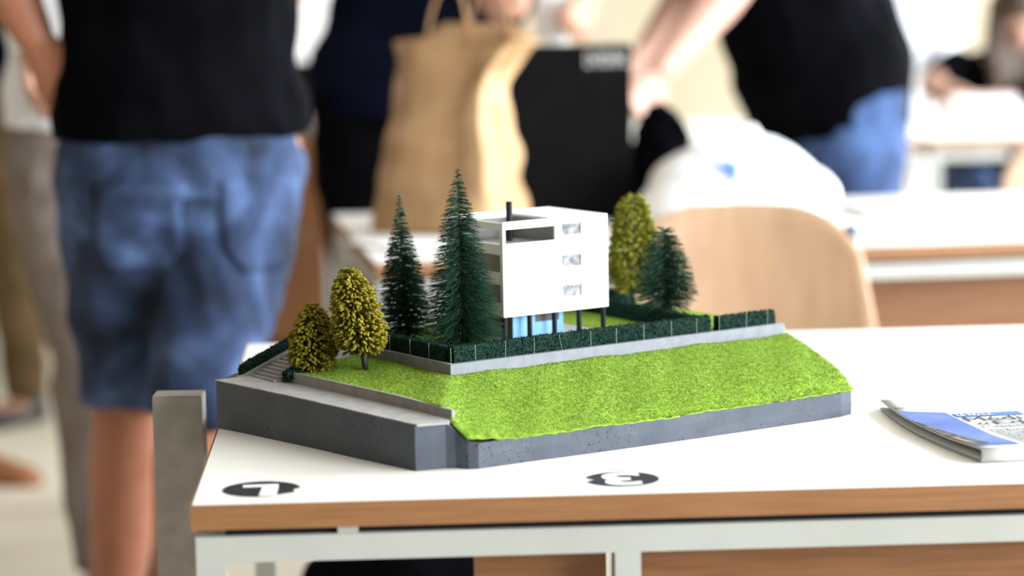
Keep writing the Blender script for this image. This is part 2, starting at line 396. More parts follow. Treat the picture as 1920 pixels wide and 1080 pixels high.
# hedges
def hedge(path, wdt, hgt, label=None, count=None, z_of=None):
    """path: list of (u, v, z)"""
    bm = bmesh.new(); pts = []
    for a, b in zip(path, path[1:]):
        m_ = max(2, int((Vector(b)-Vector(a)).length/.003))
        for i in range(m_): pts.append(Vector(a).lerp(Vector(b), i/m_))
    pts.append(Vector(path[-1])); rings = []
    for i, p in enumerate(pts):
        t = pts[min(i+1, len(pts)-1)] - pts[max(i-1, 0)]; t.z = 0; t.normalize(); nrm = Vector((-t.y, t.x, 0))
        ring = []
        for (a, h) in ((-1, 0), (-1, .35), (-1, .7), (-.85, 1), (0, 1.03), (.85, 1), (1, .7), (1, .35), (1, 0)):
            q = p + nrm*(a*wdt/2) + Vector((0, 0, h*hgt))
            q += Vector((noise.noise(q*420), noise.noise(q*420+Vector((9, 9, 9))), noise.noise(q*420+Vector((4, 7, 1)))*(1 if h > 0 else 0)))*.0010
            ring.append(q)
        rings.append(ring)
    loft(bm, rings)
    bmesh.ops.triangulate(bm, faces=bm.faces); bmesh.ops.recalc_face_normals(bm, faces=bm.faces); bm.faces.ensure_lookup_table()
    fa = [f for f in bm.faces]; ar = np.array([f.calc_area() for f in fa]); L = sum((b-a).length for a, b in zip(pts, pts[1:]))
    cnt = int(L*14000)
    for fi in rng.choice(len(fa), cnt, p=ar/ar.sum()):
        f = fa[fi]; r1, r2 = random.random(), random.random()
        if r1+r2 > 1: r1, r2 = 1-r1, 1-r2
        v0, v1, v2 = [v.co for v in f.verts]; c = v0 + (v1-v0)*r1 + (v2-v0)*r2 + f.normal*random.uniform(0, .0015)
        d = Vector((random.gauss(0, 1), random.gauss(0, 1), random.gauss(0, 1))).normalized(); e = d.cross(f.normal + Vector((.01, .02, .3))).normalized(); g = d.cross(e)
        s = random.uniform(.0007, .0016)
        q = [bm.verts.new(c + x) for x in (d*s, e*s*.7 + g*s*.3, -d*s, -e*s*.7 + g*s*.3)]
        bm.faces.new(q)
    me_o = bpy.data.meshes.new('hedge'); bm.to_mesh(me_o); bm.free()
    o = link('hedge', me_o, M['hedge'], model)
    if label: o['label'] = label
    return o
HZ = TZ+.0005
hedge([(.1335, .1335, HZ), (.492, .1395, HZ)], .0115, .0205, 'long dark green hedge behind the front retaining wall')
hedge([(.137, .142, HZ), (.1385, .375, HZ)], .0125, .0195, 'dark green hedge above the left retaining wall')
hedge([(.4825, .148, HZ), (.496, .335, HZ), (.50, .41, HZ)], .0125, .0195, 'dark hedge closing the right side of the garden')
hedge([(.503, .137, HZ), (.588, .1385, HZ)], .0105, .0185, 'short hedge at the right end of the retaining wall')
hedge([(.37, .405, HZ), (.58, .405, HZ)], .013, .020, 'dark hedge at the back of the garden')
hedge([(.002, .362, .053), (.075, .3625, .0815)], .0125, .0115, 'dark hedge climbing beside the stairs')
hedge([(.016, .2875, .0555), (.058, .288, .068)], .0115, .0095, 'small dark hedge at the foot of the stairs')
# fence pins
def pin(u, v, tilt=0):
    bm = bmesh.new(); tube(bm, [(0, 0, 0), (tilt*.3, tilt*.1, .0190)], .00026, 6); obj('fence_pin', bm, M['pin'], model, loc=(u, v, WT-.001))
for px_u in (.1255, .1575, .1975, .236, .2745, .3135, .3495, .3885, .4285, .4655, .499, .540, .572):
    pin(px_u, .1215+(px_u-.124)*.0145, -.02 if abs(px_u-.2745) < .001 else 0)
for pv in (.166, .204, .246, .29, .335): pin(.1262, pv)
# ------------------------------------------------------------------ bristle trees
def bristle_tree(name, label, u, v, z, height, trunk_h, prof, count, kind, turns, lean=(0, 0), trunk_r=.0022, seed=1, tilt=-.12):
    r = np.random.default_rng(seed)
    lean = Vector((lean[0], lean[1], 0))
    def axis(t): return Vector((u, v, z + t*height)) + lean*(t*height)
    ts = [p[0] for p in prof]; rs = [p[1] for p in prof]; t0, t1 = ts[0], ts[-1]
    V = []; Fc = []
    fine = kind == 'fir'
    tt = np.linspace(0, 1, count)
    # denser where the radius is large
    grid = np.linspace(t0, t1, 200); wgt = np.interp(grid, ts, rs)+.004; cum = np.cumsum(wgt); cum /= cum[-1]
    tv = np.interp(tt, cum, grid)
    for i, t in enumerate(tv):
        ph = 2*math.pi*turns*(t-t0)/(t1-t0) + (math.pi if i % 2 else 0) + r.normal(0, .62 if fine else .8)
        R0 = float(np.interp(t, ts, rs)); L = R0*(1 + r.normal(0, .06)) if fine else R0*(1 + r.normal(0, .07))
        el = tilt*(1 - .3*r.random()) + r.normal(0, .09)
        if t > t1 - .06: el += .5*(t-(t1-.06))/.06
        if t < t0 + .10: el -= .35*(1-(t-t0)/.10)
        c = axis(t + r.normal(0, .002))
        d = Vector((math.cos(ph)*math.cos(el), math.sin(ph)*math.cos(el), math.sin(el)))
        sag = Vector((0, 0, -1))*(L*.06)
        e = d.cross(Vector((0, 0, 1))).normalized(); g = d.cross(e)
        if fine:
            w_ = r.uniform(.00032, .00052); b = len(V); mid = c + d*(L*.6); tip = c + d*L + sag
            for k in range(3):
                a = 2*math.pi*k/3; V.append(c + (e*math.cos(a)+g*math.sin(a))*w_*.9)
            for k in range(3):
                a = 2*math.pi*k/3; V.append(mid + (e*math.cos(a)+g*math.sin(a))*w_)
            for k in range(3):
                a = 2*math.pi*k/3; V.append(tip + (e*math.cos(a)+g*math.sin(a))*w_*.6)
            for k in range(3):
                k2 = (k+1) % 3; Fc.append((b+k, b+k2, b+3+k2, b+3+k)); Fc.append((b+3+k, b+3+k2, b+6+k2, b+6+k))
            Fc.append((b+6, b+7, b+8))
        else:
            b = len(V); w0 = .0005; w1 = r.uniform(.0013, .0021); tip = c + d*L + sag*.5
            st = ((0, w0), (.55, w0*1.2), (1-.0062/max(L, .007), w1*.75), (1-.0025/max(L, .004), w1))
            for (s, ww) in st:
                for k in range(5):
                    a = 2*math.pi*k/5; V.append(c + d*(L*max(.1, s)) + (e*math.cos(a)+g*math.sin(a))*ww*r.uniform(.85, 1.15))
            V.append(tip)
            for q in range(3):
                for k in range(5): k2 = (k+1) % 5; Fc.append((b+5*q+k, b+5*q+k2, b+5*q+5+k2, b+5*q+5+k))
            for k in range(5): Fc.append((b+15+k, b+15+(k+1) % 5, b+20))
    o = pyobj(name, V, Fc, M['fir'] if fine else M[kind], model); o['label'] = label
    bm = bmesh.new(); tube(bm, [axis(-.02), axis(trunk_h/height), axis(trunk_h/height+.02), axis(.985*t1)], [trunk_r, trunk_r, .0013 if fine else .0016, .0006], 10)
    obj('trunk', bm, M['trunk'], o, True)
    return o
PX = 1/1700.
bristle_tree('fir_tree', 'tallest dark green bristle fir beside the house corner', .2096, .2252, TZ, .203, .004,
             [(.01, .028), (.05, .043), (.12, .0465), (.25, .0415), (.40, .036), (.60, .0265), (.75, .0195), (.88, .0105), (.97, .005), (1.0, .0022)], 2300, 'fir', 26, seed=3, tilt=-.10, lean=(-.012, .0))
bristle_tree('fir_tree', 'slim dark green bristle fir with a narrow tip', .1947, .320, TZ, .168, .004,
             [(.02, .022), (.06, .0275), (.15, .0295), (.30, .0290), (.45, .0255), (.60, .0195), (.75, .0120), (.88, .0065), (.96, .0038), (1.0, .0020)], 2000, 'fir', 22, seed=5, tilt=-.03, lean=(-.02, .02))
bristle_tree('fir_tree', 'short rounded dark green bristle fir on the right', .505, .236, TZ, .1125, .018,
             [(.17, .017), (.22, .031), (.32, .0375), (.45, .0365), (.60, .0315), (.75, .0265), (.88, .0205), (.97, .0145), (1.0, .009)], 1350, 'fir', 15, seed=7, trunk_r=.0033, tilt=.02)
bristle_tree('olive_tree', 'taller yellow-olive bristle tree with a leaning black trunk', .0853, .230, .064, .113, .022,
             [(.23, .013), (.29, .027), (.38, .0310), (.50, .0295), (.65, .0275), (.80, .0240), (.91, .0190), (.97, .013), (1.0, .007)], 1050, 'olive', 14, seed=9, trunk_r=.0034, lean=(-.11, .10), tilt=-.10)
bristle_tree('olive_tree', 'smaller yellow-olive bristle tree beside the stairs', .0491, .2859, .060, .0765, .008,
             [(.08, .011), (.16, .024), (.28, .0285), (.45, .0270), (.62, .0240), (.80, .0200), (.92, .0145), (1.0, .007)], 800, 'olive', 11, seed=11, trunk_r=.0022, lean=(.02, -.03), tilt=-.10)
bristle_tree('olive_tree', 'green-olive bristle tree behind the house', .560, .3693, TZ, .139, .022,
             [(.18, .017), (.24, .027), (.36, .031), (.50, .031), (.65, .029), (.80, .0255), (.92, .0215), (.98, .016), (1.0, .009)], 900, 'olive_far', 15, seed=13, trunk_r=.0033, tilt=-.07)
# ------------------------------------------------------------------ house
U0, U1, V0, V1, Z0, ZT = .2655, .4125, .224, .340, .1085, .2165
ZF = .1905; ZC = .2070          # sill of roof terrace, underside of top beam
UM = U0 + .50*(U1-U0)
fu = lambda f: U0 + f*(U1-U0)
t_ = .0028
bm = bmesh.new()
win_holes = [(fu(.555), fu(.745), z0, z1) for z0, z1 in ((.1245, .1385), (.1590, .1730), (.1955, .2095))]
wall_holes(bm, U0, U1, Z0, ZT, win_holes + [(U0+.0035, UM-.001, ZF+.001, ZC+.001)], t_, lambda u, d, z: (u, V0+d, z))
house = obj('house', bm, M['house_white'], model); house['label'] = 'white cubic house with roof terrace standing on black columns'
def hpart(name, bm, m, **k): return obj(name, bm, M[m], house, **k)
bm = bmesh.new()
wall_holes(bm, V0+t_, V1, Z0, ZT-.0012, [(V0+.0065, V1-.006, ZF+.0005, ZC), (V0+.006, V0+.085, .159, .179), (V0+.006, V0+.085, .124, .145)], t_, lambda u, d, z: (U0+d, u, z))
hpart('side_wall', bm, 'house_white')
bm = bmesh.new(); wall_holes(bm, V0+t_, V1, Z0, ZT, [], t_, lambda u, d, z: (U1-d, u, z)); hpart('side_wall', bm, 'house_white')
bm = bmesh.new(); wall_holes(bm, U0+t_, U1-t_, Z0, ZT, [(U0+.012, U1-.012, .16, .18), (U0+.012, U1-.012, .125, .146)], t_, lambda u, d, z: (u, V1-d, z)); hpart('back_wall', bm, 'house_white')
bm = bmesh.new(); box(bm, U0+.0028, U1-.0028, V0+.0028, V1-.0028, Z0+.0004, Z0+.003); hpart('floor_slab', bm, 'house_white')
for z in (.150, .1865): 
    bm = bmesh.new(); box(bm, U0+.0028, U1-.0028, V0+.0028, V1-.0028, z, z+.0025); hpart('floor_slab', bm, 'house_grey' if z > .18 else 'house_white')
# roof over the right half, back strip, and courtyard walls
bm = bmesh.new(); box(bm, UM, U1-.0028, V0+.0028, V1-.0028, ZT-.003, ZT-.0002); hpart('roof', bm, 'house_white')
bm = bmesh.new(); box(bm, U0+.0028, UM, V1-.028, V1-.0028, ZT-.004, ZT-.0002); hpart('roof', bm, 'house_white')
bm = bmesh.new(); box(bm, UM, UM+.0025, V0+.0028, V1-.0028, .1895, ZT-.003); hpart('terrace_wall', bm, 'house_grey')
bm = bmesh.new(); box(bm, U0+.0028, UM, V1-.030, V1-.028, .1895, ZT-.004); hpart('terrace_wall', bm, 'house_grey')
bm = bmesh.new(); tube(bm, [(.3065, .270, .1895), (.3065, .270, .2345)], .0037, 18); hpart('chimney', bm, 'column')
for (a, b, z0, z1) in win_holes:
    bm = bmesh.new(); box(bm, a, b, V0+.0014, V0+.0019, z0, z1); hpart('window_pane', bm, 'pane')
for (z0, z1) in ((.159, .179), (.124, .145)):
    bm = bmesh.new(); box(bm, U0+.0012, U0+.0018, V0+.006, V0+.085, z0, z1); hpart('window_pane', bm, 'side_window')
for k in range(5):
    uu = lerp(U0+.0035, U1-.0045, k/4); bm = bmesh.new(); tube(bm, [(uu, V0+.0045, TZ-.001), (uu, V0+.0045, Z0+.0004)], .0030, 14); hpart('column', bm, 'column', smooth=False)
    if k in (0, 4, 2):
        bm = bmesh.new(); tube(bm, [(uu, V1-.006, TZ-.001), (uu, V1-.006, Z0+.0004)], .0030, 14); hpart('column', bm, 'column')
# ground floor block
GB = (.2895, .3600, .2415, .325)
bm = bmesh.new(); wall_holes(bm, GB[0], GB[1], TZ, Z0+.0003, [(GB[0]+.031, GB[1]-.006, .0965, .1075)], .0022, lambda u, d, z: (u, GB[2]+d, z)); hpart('ground_floor_wall', bm, 'blue')['label'] = 'light blue ground floor wall'
bm = bmesh.new(); wall_holes(bm, GB[2]+.0022, GB[3], TZ, Z0+.0003, [], .0022, lambda u, d, z: (GB[0]+d, u, z)); hpart('ground_floor_wall', bm, 'brown')['label'] = 'dark brown ground floor wall'
bm = bmesh.new(); wall_holes(bm, GB[2]+.0022, GB[3], TZ, Z0+.0003, [], .0022, lambda u, d, z: (GB[1]-d, u, z)); hpart('ground_floor_wall', bm, 'house_white')
bm = bmesh.new(); wall_holes(bm, GB[0]+.0022, GB[1]-.0022, TZ, Z0+.0003, [], .0022, lambda u, d, z: (u, GB[3]-d, z)); hpart('ground_floor_wall', bm, 'house_white')
bm = bmesh.new(); box(bm, GB[0]+.031, GB[1]-.006, GB[2]+.0008, GB[2]+.0014, .0965, .1075); hpart('window_pane', bm, 'dark_window')
bm = bmesh.new(); box(bm, .266, .412, .226, .338, TZ, TZ+.0016); obj('paving', bm, M['paving'], model)

# ================================================================== things on the near table
TT = .7502
def text_mesh(s, size, bold=0.0, res=6):
    cu = bpy.data.curves.new('txt', 'FONT'); cu.body = s; cu.size = size; cu.offset = bold; cu.resolution_u = res; cu.align_x = 'CENTER'; cu.align_y = 'CENTER'
    o = bpy.data.objects.new('txt', cu); C.objects.link(o)
    dg = bpy.context.evaluated_depsgraph_get(); me = bpy.data.meshes.new_from_object(o.evaluated_get(dg)); bpy.data.objects.remove(o); return me
def sticker(label, x, y, rz, r, glyph, bites=()):
    bm = bmesh.new(); ring = []
    N = 56
    for k in range(N):
        a = 2*math.pi*k/N; rr = r
        for (ba, bw, bd) in bites:
            da = (a-ba+math.pi) % (2*math.pi) - math.pi
            if abs(da) < bw: rr = r - bd*(1-(da/bw)**2)
        ring.append((rr*math.cos(a), rr*math.sin(a)))
    loft(bm, [[(a, b, 0) for a, b in ring], [(a, b, .0003) for a, b in ring]])
    o = obj('table_sticker', bm, M['black_sticker'], None, loc=(x, y, TT), rot=(0, 0, rz)); tag(o, label, 'sticker')
    bm = bmesh.new()
    if glyph == 'L':       # seen upside down by the camera
        for q in (((-.017, -.021), (.018, -.021), (.018, -.010), (-.017, -.010)), ((-.017, -.010), (-.001, -.010), (.003, .035), (-.014, .035))):
            loft(bm, [[(a, b, .0003) for a, b in q], [(a, b, .0005) for a, b in q]])
        obj('letter', bm, M['white_vinyl'], o)
    else:
        bm.free(); me = text_mesh(glyph, .072, .0022)
        vv = np.array([v.co for v in me.vertices]); c = (vv.min(0)+vv.max(0))/2; sc = np.array([.038/(vv[:, 0].max()-vv[:, 0].min())*1.0, .062/(vv[:, 1].max()-vv[:, 1].min()), 1])
        for v in me.vertices: v.co = Vector(((v.co.x-c[0])*sc[0], (v.co.y-c[1])*sc[1], .0005))
        link('numeral', me, M['white_vinyl'], o)
    return o
sticker('round black sticker with a white right-angled letter near the table corner', -.2494, 2.5735, R(186), .038, 'L', bites=((R(165), .25, .006), (R(125), .35, .004)))
sticker('round black sticker with a white number three at the table front', .1053, 2.592, R(184), .037, '3', bites=((R(-2), .22, .010),))
# newspaper ---------------------------------------------------------
M['newsprint'] = mat('newsprint', (.56, .555, .54), .85, (.61, .605, .595), 30, spec=.15)
M['news_photo'] = mat('print_blue', (.050, .085, .26), .7, (.13, .19, .43), 14, 5, col3=(.075, .13, .37), lo=.3, hi=.72)
M['news_rock'] = mat('print_rock', (.012, .012, .014), .7, (.16, .155, .15), 90, 6, lo=.4, hi=.7)
M['news_banner'] = mat('print_banner', (.05, .13, .40), .7)
M['news_skin'] = mat('print_peach', (.30, .19, .13), .7)
M['ink'] = mat('ink', (.015, .015, .017), .8)
M['ink_grey'] = mat('ink_grey', (.16, .16, .16), .8, (.60, .60, .59), 900, 2, stretch=(1, .35, 1), lo=.45, hi=.55)
A0 = Vector((.4689, 2.6438, TT)); B0 = Vector((.4124, 2.967, TT))
NV_ = (B0-A0); NLEN = NV_.length; nv_ = NV_.normalized(); nu_ = Vector((nv_.y, -nv_.x, 0))
news = empty('folded_newspaper', A0, math.atan2(nu_.y, nu_.x)); tag(news, 'folded newspaper with a blue front page photo on the white table', 'newspaper')
NW = .44
def psurf(s, t, lift=0.0):
    """top sheet: s across (0 left..1), t from the front fold (0) to the back (1)"""
    x = s*NW - .013*math.sin(max(0, t)*math.pi)*max(0, 1-s)**5; y = t*NLEN*1.0
    z = .0135*(1-sst(0, .28, t)) + .0105*sst(0, .28, t) + .0010*math.sin(t*5+s*3) * t + .003*sst(.78, 1, t)*(.1+.9*math.sin(s*9+.3)**2)
    z += .0012*math.sin(s*14+t*4)*sst(.68, .95, t)
    return Vector((x, y, z + .0015 + lift))
def patch(s0, s1, t0, t1, m, lift, ns=10, nt=10, name='printed_area', quad=None):
    vs = []; fs = []
    for j in range(nt+1):
        for i in range(ns+1):
            a, b = i/ns, j/nt
            if quad:
                p = (1-a)*(1-b)*np.array(quad[0])+a*(1-b)*np.array(quad[1])+a*b*np.array(quad[2])+(1-a)*b*np.array(quad[3]); s, t = p
            else: s, t = lerp(s0, s1, a), lerp(t0, t1, b)
            vs.append(psurf(s, t, lift))
    for j in range(nt):
        for i in range(ns): k = j*(ns+1)+i; fs.append((k, k+1, k+ns+2, k+ns+1))
    return pyobj(name, vs, fs, m, news, True)
# folded bundle: lower leaves, middle leaves, top sheet with rounded fold at the front
def sheet(zoff, shrink, name, wave):
    vs = []; fs = []; ns, nt = 30, 26
    for j in range(nt+1):
        for i in range(ns+1):
            s, t = i/ns, j/nt; p = psurf(s, t); f = zoff
            z = p.z*f + wave*math.sin(s*8+t*5)*.0006; q = Vector((p.x + shrink*(1-s), p.y+ .002*(1-f)*(1-t), max(.0006, z)))
            vs.append(q)
    for j in range(nt):
        for i in range(ns): k = j*(ns+1)+i; fs.append((k, k+1, k+ns+2, k+ns+1))
    o = pyobj(name, vs, fs, M['newsprint'], news, True); m_ = o.modifiers.new('s', 'SOLIDIFY'); m_.thickness = .0005; m_.offset = -1
sheet(1.0, 0, 'top_leaf', 0); sheet(.80, .004, 'inner_leaf', 1); sheet(.22, .000, 'inner_leaf', 1.4); sheet(.12, .001, 'bottom_leaf', -1)
bm = bmesh.new(); rings = []
for i in range(16):
    x = i/15*NW; ring = []
    for k in range(9):
        a = math.pi*k/8; zc = psurf(i/15, 0).z
        ring.append((x, -.0055*math.sin(a), zc/2 + zc/2*math.cos(a) if True else 0))
    for k in range(8, -1, -1):
        a = math.pi*k/8; zc = psurf(i/15, 0).z
        ring.append((x, -.0050*math.sin(a)+.0006, zc/2 + (zc/2-.0006)*math.cos(a)))
    rings.append(ring)
loft(bm, rings); fold = obj('front_fold', bm, M['newsprint'], news, True)
patch(0, 0, 0, 0, M['news_photo'], .0004, 24, 24, quad=((.004, .035), (.106, .03), (.106, .675), (.003, .745)), name='printed_photo')
patch(0, 0, 0, 0, M['news_rock'], .0007, 22, 12, quad=((.004, .045), (.050, .075), (.024, .36), (.003, .56)), name='printed_photo')
patch(0, 0, 0, 0, M['news_skin'], .0010, 6, 6, quad=((.006, .11), (.020, .11), (.016, .20), (.005, .21)), name='printed_photo')
patch(.113, .275, .575, .640, M['news_banner'], .0005, 12, 4, name='printed_banner')
def ptext(s, sc, tc, wid, hgt, m, bold=0):
    me = text_mesh(s, 1, bold); vv = np.array([v.co for v in me.vertices]); mn, mx = vv.min(0), vv.max(0)
    for v in me.vertices:
        a = (v.co.x-mn[0])/(mx[0]-mn[0]); b = (v.co.y-mn[1])/(mx[1]-mn[1])
        v.co = psurf(sc + a*wid, tc + b*hgt, .0009)
    link('lettering', me, m, news)
ptext('LE REALZ', .118, .588, .085, .038, M['newsprint'], .02)
ptext('Médi', .118, .480, .13, .082, M['ink'])
ptext('«Edi', .124, .412, .13, .060, M['ink'])
ptext("L'appelle", .122, .352, .13, .050, M['ink'])
ptext('Edito', .008, .790, .035, .03, M['ink'])
for k in range(11):
    patch(.122, .34, .320-.026*k, .333-.026*k, M['ink_grey'], .0006, 14, 1, name='text_line')
for k in range(3):
    bm = bmesh.new(); z = .0035+.0042*k; box(bm, .05, .40, -.0058, -.0054, z, z+.0016); obj('text_line', bm, M['ink_grey'], news)

# ================================================================== grey post beside the table
p0 = at(341, 900, 3.0)
post = empty('grey_post', (p0.x, p0.y, 0)); tag(post, 'tall grey painted post standing left of the near table', 'post')
boxo('upright', -.028, .028, -.02, .02, .012, .775, M['grey_post'], post, bevel=.002)
boxo('base_plate', -.05, .05, -.09, .09, 0, .012, M['grey_post'], post, bevel=.002)
boxo('end_cap', -.0275, .0275, -.0195, .0195, .775, .777, M['grey_post'], post)

# ================================================================== people
M['skin_tan'] = mat('skin_tan', (.33, .125, .068), .5, (.37, .15, .085), 14, sss=.08)
M['skin_pale'] = mat('skin_pale', (.46, .26, .19), .5, (.50, .29, .22), 14, sss=.08)
M['skin_mid'] = mat('skin_mid', (.46, .23, .15), .5, (.50, .26, .175), 14, sss=.08)
M['black_cotton'] = mat('black_cotton', (.0013, .0013, .0019), .9, (.0028, .0028, .004), 9, spec=.02, bump=.5, bscale=14)
M['navy_cotton'] = mat('navy_cotton', (.002, .003, .009), .9, (.004, .005, .013), 9, spec=.02)
def denim(name, a, b, c):
    return mat(name, a, .85, b, 6.5, 4, col3=c, lo=.34, hi=.68, spec=.15, bump=.6, bscale=16, dist=.6)
M['denim'] = denim('washed_denim', (.009, .013, .024), (.090, .145, .29), (.030, .047, .100))
M['denim_dark'] = denim('dark_denim', (.018, .030, .065), (.075, .135, .30), (.036, .062, .145))
M['taupe'] = mat('taupe_cloth', (.17, .135, .12), .9, (.22, .18, .16), 8, spec=.1)
M['olive_cloth'] = mat('olive_cloth', (.105, .070, .032), .9, (.15, .10, .05), 8, spec=.1)
M['white_cotton'] = mat('white_cotton', (.74, .75, .80), .9, (.80, .81, .85), 8, spec=.1)
M['hair_dark'] = mat('dark_hair', (.025, .014, .009), .55, (.06, .032, .018), 60, stretch=(6, 6, 1))
M['shoe'] = mat('shoe_leather', (.015, .013, .013), .5)
M['shoe_tan'] = mat('tan_leather', (.30, .12, .045), .5)
M['eye'] = mat('eye', (.05, .03, .02), .2)
def remesh(name, bm, voxel, m, parent, smooth=4, disp=None):
    bmesh.ops.recalc_face_normals(bm, faces=bm.faces)
    me = bpy.data.meshes.new(name); bm.to_mesh(me); bm.free()
    o = bpy.data.objects.new(name, me); C.objects.link(o)
    r = o.modifiers.new('r', 'REMESH'); r.mode = 'VOXEL'; r.voxel_size = voxel; r.use_smooth_shade = True
    s = o.modifiers.new('s', 'SMOOTH'); s.iterations = smooth; s.factor = .5
    dg = bpy.context.evaluated_depsgraph_get(); me2 = bpy.data.meshes.new_from_object(o.evaluated_get(dg))
    bpy.data.objects.remove(o); bpy.data.meshes.remove(me); me2.name = name
    if disp:
        amp, fr = disp
        n_ = len(me2.vertices); co = np.empty(n_*3); me2.vertices.foreach_get('co', co); co = co.reshape(-1, 3)
        no = np.empty(n_*3); me2.vertices.foreach_get('normal', no); no = no.reshape(-1, 3)
        f = np.array([noise.noise(Vector((p[0]*fr, p[1]*fr, p[2]*fr*1.9 + p[0]*fr*.9))) for p in co])
        f2 = np.array([1-abs(noise.noise(Vector((p[0]*fr*1.7+5, p[1]*fr*1.7, p[2]*fr*1.2 - p[0]*fr)))) for p in co])
        me2.vertices.foreach_set('co', (co + no*(amp*(f*.7 + (f2-.8)*.9))[:, None]).ravel())
    me2.polygons.foreach_set('use_smooth', [True]*len(me2.polygons)); me2.update()
    return link(name, me2, m, parent)
def hand(bm, wr, dirv, palm_n, curl=.5, s=1.0, thumb=1):
    """palm and five fingers; dirv: forearm direction, palm_n: palm normal (fingers curl towards it)"""
    d = dirv.normalized(); n_ = (palm_n - d*palm_n.dot(d)).normalized(); a = d.cross(n_)
    pe = wr + d*(.085*s)
    tube(bm, [wr - d*.015*s, wr + d*.02*s, wr + d*.055*s, pe], [(.026*s, .019*s), (.032*s, .017*s), (.040*s, .015*s), (.040*s, .013*s)], 12, side=a)
    for k, (off, ln) in enumerate(((-.030, .070), (-.010, .079), (.010, .074), (.029, .058))):
        p = pe + a*(off*s) - d*.012*s; pts = [p]; dd = d.copy(); ang = 0
        for seg, fr in enumerate((.46, .32, .24)):
            ang += curl*(.55 + .35*seg); q = d*math.cos(ang) + n_*math.sin(ang); p = p + q*(ln*fr*s); pts.append(p)
        tube(bm, pts, [.0095*s, .009*s, .0085*s, .0065*s], 8, side=a)
    b = wr + d*.022*s + a*(-.028*s*thumb)
    td = (d*.75 - a*.65*thumb + n_*.35).normalized(); te = (d*.9 - a*.15*thumb + n_*.4).normalized()
    tube(bm, [b - td*.01*s, b + td*.030*s, b + td*.030*s + te*.028*s, b + td*.030*s + te*.048*s], [.014*s, .0115*s, .0105*s, .007*s], 8, side=a)
